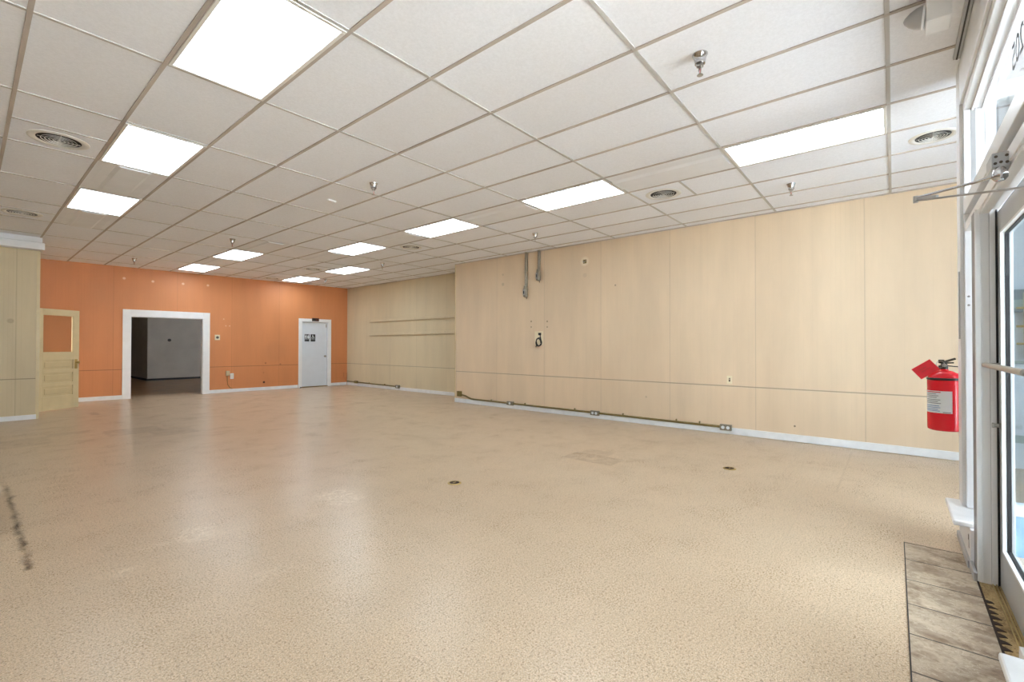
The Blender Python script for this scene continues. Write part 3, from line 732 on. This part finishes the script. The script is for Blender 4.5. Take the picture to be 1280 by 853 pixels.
MB().box(X1 + .0005, X1 + .0065, -.46, -.433, .012, 1.998).box(3.530, 3.536, -.4295, -.4215, .006, 2.015).box(X0, X1, -.46, -.433, 1.999, 2.004).build('door_gap', 'dark_gap', df)  # black strips put in for the shade of the open gap
pbm = MB().tube([(3.470, -.372, 1.184), (3.0, -.372, 1.184), (2.51, -.372, 1.184)], .0135, 14)
pb_ = pbm.build('push_bar', 'steel', df, True)
MB().tube([(3.468, -.372, 1.184), (3.490, -.395, 1.184), (3.492, -.431, 1.184)], .011, 10).tube([(2.512, -.372, 1.184), (2.492, -.395, 1.184), (2.490, -.431, 1.184)], .011, 10).build('bar_bracket', 'steel', pb_, True)
MB().lathe([(.016, 0), (.016, .004), (.010, .006), (.010, .022), (.013, .024), (.013, .032), (.002, .033)], 14, Matrix.Translation((3.488, YD, .865)) @ Matrix.Rotation(-PI / 2, 4, 'X')).build('thumb_turn', 'steel', lf, True)
# transom glazing with the street number
tw = empty('window_5', (0, 0, 0)); struct(tw, 'transom window over the entrance carrying the dark number 205', 'transom window')
MB().box(2.0, 4.114, YG - .060, YG - .052, 2.21, 2.80).build('glass_pane', 'tint_light', tw)
MB().box(1.98, 4.114, -.48, -.352, 2.80, 2.93, .003).build('transom_head', 'frame', tw)
MB().box(1.98, 4.114, -.352, -.335, 2.845, H - .001, .003).build('fascia', 'white', tw)
MB().box(1.98, 4.114, -.48, -.352, 2.93, H - .001).build('head_block', 'frame', tw)
MB().box(1.98, 4.112, -.400, -.388, 2.786, 2.80, .002).box(2.0, 4.112, -.447, -.435, 2.788, 2.80, .001).box(2.0, 4.112, -.435, -.43, 2.215, 2.225).build('glazing_bead', 'frame', tw)
def text_mesh(s, size, m, parent, mat):
    cu = bpy.data.curves.new('number', 'FONT'); cu.body = s; cu.size = size; cu.align_x = 'CENTER'; cu.extrude = .0008
    tmp = bpy.data.objects.new('number', cu); COL.objects.link(tmp)
    bpy.context.view_layer.update()
    me = bpy.data.meshes.new_from_object(tmp.evaluated_get(bpy.context.evaluated_depsgraph_get()))
    bpy.data.objects.remove(tmp)
    me.materials.clear(); me.materials.append(M[m])
    o = bpy.data.objects.new('number', me); COL.objects.link(o); o.parent = parent; o.matrix_local = mat
    return o
NUM = text_mesh('205', .185, 'digits', tw, Matrix.Translation((3.17, YG - .0615, 2.63)) @ Matrix.Rotation(PI / 2, 4, 'X'))
# ceiling track
ct = empty('trim_5', (0, 0, 0)); struct(ct, 'grey ceiling track in front of the storefront header', 'track')
MB().box(1.2, 4.02, -.334, -.300, H - .022, H - .001, .002).build('rail', 'frame_grey', ct)
MB().box(1.2, 4.02, -.321, -.313, H - .0245, H - .021).build('slot', 'dark_gap', ct)
# threshold strip: bared wood, brass lines, black teeth of old adhesive
th_ = MB().box(2.30, 3.533, -.428, -.345, .0, .006).build('threshold_wood', 'threshold', fl)
MB().box(2.30, 3.533, -.404, -.399, .006, .011).box(2.30, 3.533, -.418, -.413, .006, .013).box(2.30, 3.533, -.430, -.425, .006, .010).build('threshold_track', 'brass', fl)
rt = MB()
rt.box(2.42, 3.60, -.349, -.341, .0, .008)
for k in range(9):
    x = 2.80 + .058 * k
    rt.prism([(x, -.349), (x + .038, -.349), (x + .030, -.362 - .004 * (k % 3)), (x + .012, -.377 - .005 * (k % 2)), (x + .006, -.362)], Matrix.Translation((0, 0, .0062)), .0022)
rt.build('rot_edge', 'rot', fl)

# door closer
cl = empty('door_closer', (2.65, -.33, 2.0), 0, 'steel door closer arm folded out from the entrance door head', 'door closer')
q = lambda x, y, z: (x - 2.65, y + .33, z - 2.0)
shoe = MB().box(.0, .14, -.031, .022, .002, .060, .003).build('mounting_shoe', 'frame_grey', cl)
for a, b in ((-.020, .044), (-.004, .020), (.010, .044), (-.021, .017), (.012, .017)):
    MB().lathe([(.0055, 0), (.0055, .0015), (.001, .0015)], 12, Matrix.Translation((0, a, b)) @ Matrix.Rotation(-PI / 2, 4, 'Y')).build('screw_hole', 'ivory_slot', shoe)
MB().lathe([(.012, .045), (.018, .036), (.024, .018), (.024, .002), (.015, -.010), (.003, -.013)], 18, Matrix.Translation(q(2.66, -.332, 1.958))).build('pivot', 'chrome', cl, True)
E1 = (2.800, -.083, 1.965)
def bar(p, r_, wd, th, name, m):
    p, r_ = Vector(q(*p)), Vector(q(*r_)); d = r_ - p
    mt = Matrix.Translation((p + r_) / 2) @ d.to_track_quat('X', 'Z').to_matrix().to_4x4()
    return MB().mbox(mt, d.length, wd, th, .002).build(name, m, cl)
MB().tube([q(2.66, -.332, 1.970), q(2.675, -.300, 1.969), q(2.70, -.262, 1.967), q(*E1)], .006, 10).build('fore_arm', 'chrome', cl, True)
bar((2.806, -.079, 1.953), (2.48, -.405, 1.863), .017, .007, 'main_arm', 'steel')
MB().cyl(q(2.802, -.082, 1.943), q(2.802, -.082, 1.973), .0095, 14).build('elbow', 'steel', cl, True)
bar((2.796, -.089, 1.960), (2.730, -.152, 1.941), .013, .012, 'adjuster', 'frame_grey')
MB().box(*[v - 2.65 for v in (2.463, 2.54)], -.429 + .33, -.392 + .33, 1.835 - 2.0, 1.875 - 2.0, .006).build('closer_body', 'steel', cl)

# emergency light hung from the ceiling
el = empty('emergency_light', (3.27, -.185, H), 0, 'white ceiling box with a round lamp head beside the track', 'emergency light')
MB().box(-.06, .09, -.055, .045, -.145, -.001, .006).build('housing', 'white', el)
dm = Matrix.Translation((.0, .046, -.085)) @ Matrix.Rotation(R(-84), 4, 'X')
MB().lathe([(.056, .0), (.057, .012), (.050, .040), (.036, .064), (.016, .084), (.001, .090)], 28, dm).build('lamp_head', 'frame_grey', el, True)
MB().lathe([(.0575, .002), (.060, .004), (.060, .010), (.0575, .012)], 28, dm).build('bezel', 'white', el, True)

# ------------------------------------------------------------------ fire extinguisher
EX, EY, EZ = 4.415, -.272, .694
fe = empty('fire_extinguisher', (EX, EY, EZ), 0, 'red fire extinguisher with a red card tag hung on the storefront post', 'fire extinguisher')
MB().lathe([(.001, .004), (.078, .0), (.088, .006), (.090, .02), (.090, .345), (.086, .372), (.072, .398), (.045, .415), (.024, .420), (.022, .428)], 40).build('cylinder', 'red', fe, True)
sec = lambda r, a0, a1, zz0, zz1: MB().lathe([(r, zz0), (r, zz1)], 24, Matrix(), R(a0), R(a1))
sec(.0912, 100, 203, .125, .278).build('label_sheet', 'label', fe, True)
def bars(name, m, rows):
    b = MB()
    for a0, a1, zz0, zz1 in rows: b.lathe([(.0918, zz0), (.0918, zz1)], 14, Matrix(), R(a0), R(a1))
    b.build(name, m, fe, True)
bars('label_heading', 'ink_red', [(104, 165, .266, .272)])
bars('label_mark', 'ink', [(172, 198, .129, .134)])
bars('label_print', 'ink', [(104, 150, .254, .258), (104, 158, .242, .246), (104, 152, .230, .234), (104, 164, .214, .218), (104, 156, .202, .206), (104, 166, .190, .194)])
bars('label_blue_print', 'ink_blue', [(104, 160, .172, .176), (104, 164, .160, .164), (104, 156, .148, .152), (104, 162, .137, .141)])
MB().lathe([(.0905, .352), (.0925, .354), (.0925, .366), (.0905, .368)], 36).build('strap', 'black', fe, True)
vb = MB().lathe([(.020, .424), (.022, .44), (.018, .462), (.014, .480), (.004, .484)], 18).box(-.018, .018, -.014, .014, .448, .476, .003).build('valve', 'black', fe, True)
# handle: levers point along the picture plane
hm = Matrix.Translation((0, 0, .478)) @ Matrix.Rotation(R(-75), 4, 'Z')
MB().mbox(hm @ Matrix.Translation((.030, 0, .012)) @ Matrix.Rotation(R(-22), 4, 'Y'), .066, .022, .014, .003).mbox(hm @ Matrix.Translation((.026, 0, -.006)) @ Matrix.Rotation(R(-4), 4, 'Y'), .050, .020, .010, .002).mbox(hm @ Matrix.Translation((-.014, 0, .003)), .030, .022, .026, .004).build('handle', 'handle_black', vb)
MB().lathe([(.013, 0), (.013, .008), (.001, .009)], 14, Matrix.Translation((-.018, 0, .455)) @ Matrix.Rotation(-PI / 2, 4, 'Y')).build('gauge', 'steel', vb, True)
MB().tube([(0, -.018, .452), (0, -.05, .448), (-.0, -.095, .446), (0, -.10, .470)], .004, 8).build('bracket_hook', 'black', fe, True)
MB().tube([(.03, .02, .45), (.055, .03, .40), (.085, .045, .32), (.098, .03, .22), (.098, .02, .08)], .007, 8).build('hose', 'black', fe, True)
rg = [(-.022, .020 + .022 * math.cos(a), .462 + .022 * math.sin(a)) for a in [2 * PI * k / 18 for k in range(18)]]
MB().tube(rg, .0022, 6, True).build('tag_ring', 'steel', fe, True)
tgm = Matrix.Translation((-.030, .098, .424)) @ Matrix.Rotation(R(-38), 4, 'X') @ Matrix.Rotation(R(-6), 4, 'Z')
tg = MB().mbox(tgm, .0012, .125, .088).build('tag_card', 'tag', fe)
MB().mbox(tgm @ Matrix.Translation((-.001, .01, .012)), .0008, .05, .006).mbox(tgm @ Matrix.Translation((-.001, .0, -.004)), .0008, .06, .004).build('tag_print', 'ink_red', tg)

# ------------------------------------------------------------------ outside
pv = MB().box(-30, 40, -40, YF - .121, -.14, -.02).build('ground', 'pavement'); struct(pv)
ap = MB().box(1.935, 4.115, YF - .12, -.481, -.14, -.012).build('ground_apron', 'pavement'); struct(ap)
cn = MB().box(1.932, 4.116, YF - .12, -.482, 2.93, H + .1).build('exterior_soffit', 'canopy'); struct(cn)
fc = MB().box(XR - .03, XR - .001, YF + .001, -.685, 0, H - .001).build('wall_bay', 'facade'); struct(fc, 'pale painted end wall of the window bay seen through the door glass', 'wall')
MB().box(XR - .05, XR - .031, YF + .01, -.70, .27, .35).build('rail_band', 'facade_g', fc)
MB().box(XR - .045, XR - .031, YF + .01, -.70, 1.10, 1.13).build('rail_band', 'facade_g', fc)
mt = empty('meter_box', (XR - .031, -1.02, 1.64), 0, 'grey box on the pale wall behind the door glass', 'meter box')
MB().box(-.09, 0, -.15, .10, 0, .235, .008).build('housing', 'meter_grey', mt)
MB().box(-.094, -.09, -.02, .06, .04, .13, .002).build('window', 'facade_g', mt)
bo = empty('cream_board', (XR - .032, -1.22, 1.14), 0, 'cream rounded board with brass pegs behind the door glass', 'board')
MB().box(-.13, -.096, -.16, .19, 0, .72, .03).build('board', 'cream_board', bo)
MB().box(-.096, 0, -.06, .06, .25, .45).build('bracket', 'meter_grey', bo)
for z in (.17, .35, .54): MB().cyl((-.135, .16, z), (-.135, .245, z), .012, 10).build('peg', 'brass', bo, True)

# ------------------------------------------------------------------ light, camera
W_ = bpy.data.worlds.new('world'); S.world = W_; W_.use_nodes = True
bg = W_.node_tree.nodes['Background']; bg.inputs[0].default_value = (.86, .93, 1.0, 1); bg.inputs[1].default_value = 10.0

sl = bpy.data.lights.new('sun', 'SUN'); so = bpy.data.objects.new('sun', sl); COL.objects.link(so)
sl.energy = 108.0; sl.angle = R(.6); sl.color = (1.0, .97, .93)
so.rotation_euler = Vector((-.18, -.45, -1.0)).to_track_quat('-Z', 'Y').to_euler()     # from behind the shop: its shadow falls on the pavement at the front

cam = bpy.data.cameras.new('camera'); co_ = bpy.data.objects.new('camera', cam); COL.objects.link(co_)
yaw, pitch, roll, f = .875244547, .0101862186, .00187872789, 571.242235
fw = Vector((math.cos(pitch) * math.sin(yaw), math.cos(pitch) * math.cos(yaw), math.sin(pitch)))
rt_ = Vector((math.cos(yaw), -math.sin(yaw), 0)); up = rt_.cross(fw)
r2 = math.cos(roll) * rt_ + math.sin(roll) * up; u2 = -math.sin(roll) * rt_ + math.cos(roll) * up
mm = Matrix((r2, u2, -fw)).transposed().to_4x4(); mm.translation = (0, 0, 1.281)
co_.matrix_world = mm
cam.sensor_fit = 'HORIZONTAL'; cam.sensor_width = 36; cam.lens = f / 1280 * 36; cam.clip_start = .02; cam.clip_end = 200
S.camera = co_
S.view_settings.view_transform = 'Standard'; S.view_settings.look = 'None'; S.view_settings.gamma = 1.0
S.view_settings.exposure = 0.22
S.view_settings.use_curve_mapping = False
S.cycles.use_denoising = True
S.cycles.max_bounces = 10; S.cycles.diffuse_bounces = 6; S.cycles.transparent_max_bounces = 16
S.cycles.sample_clamp_indirect = 8
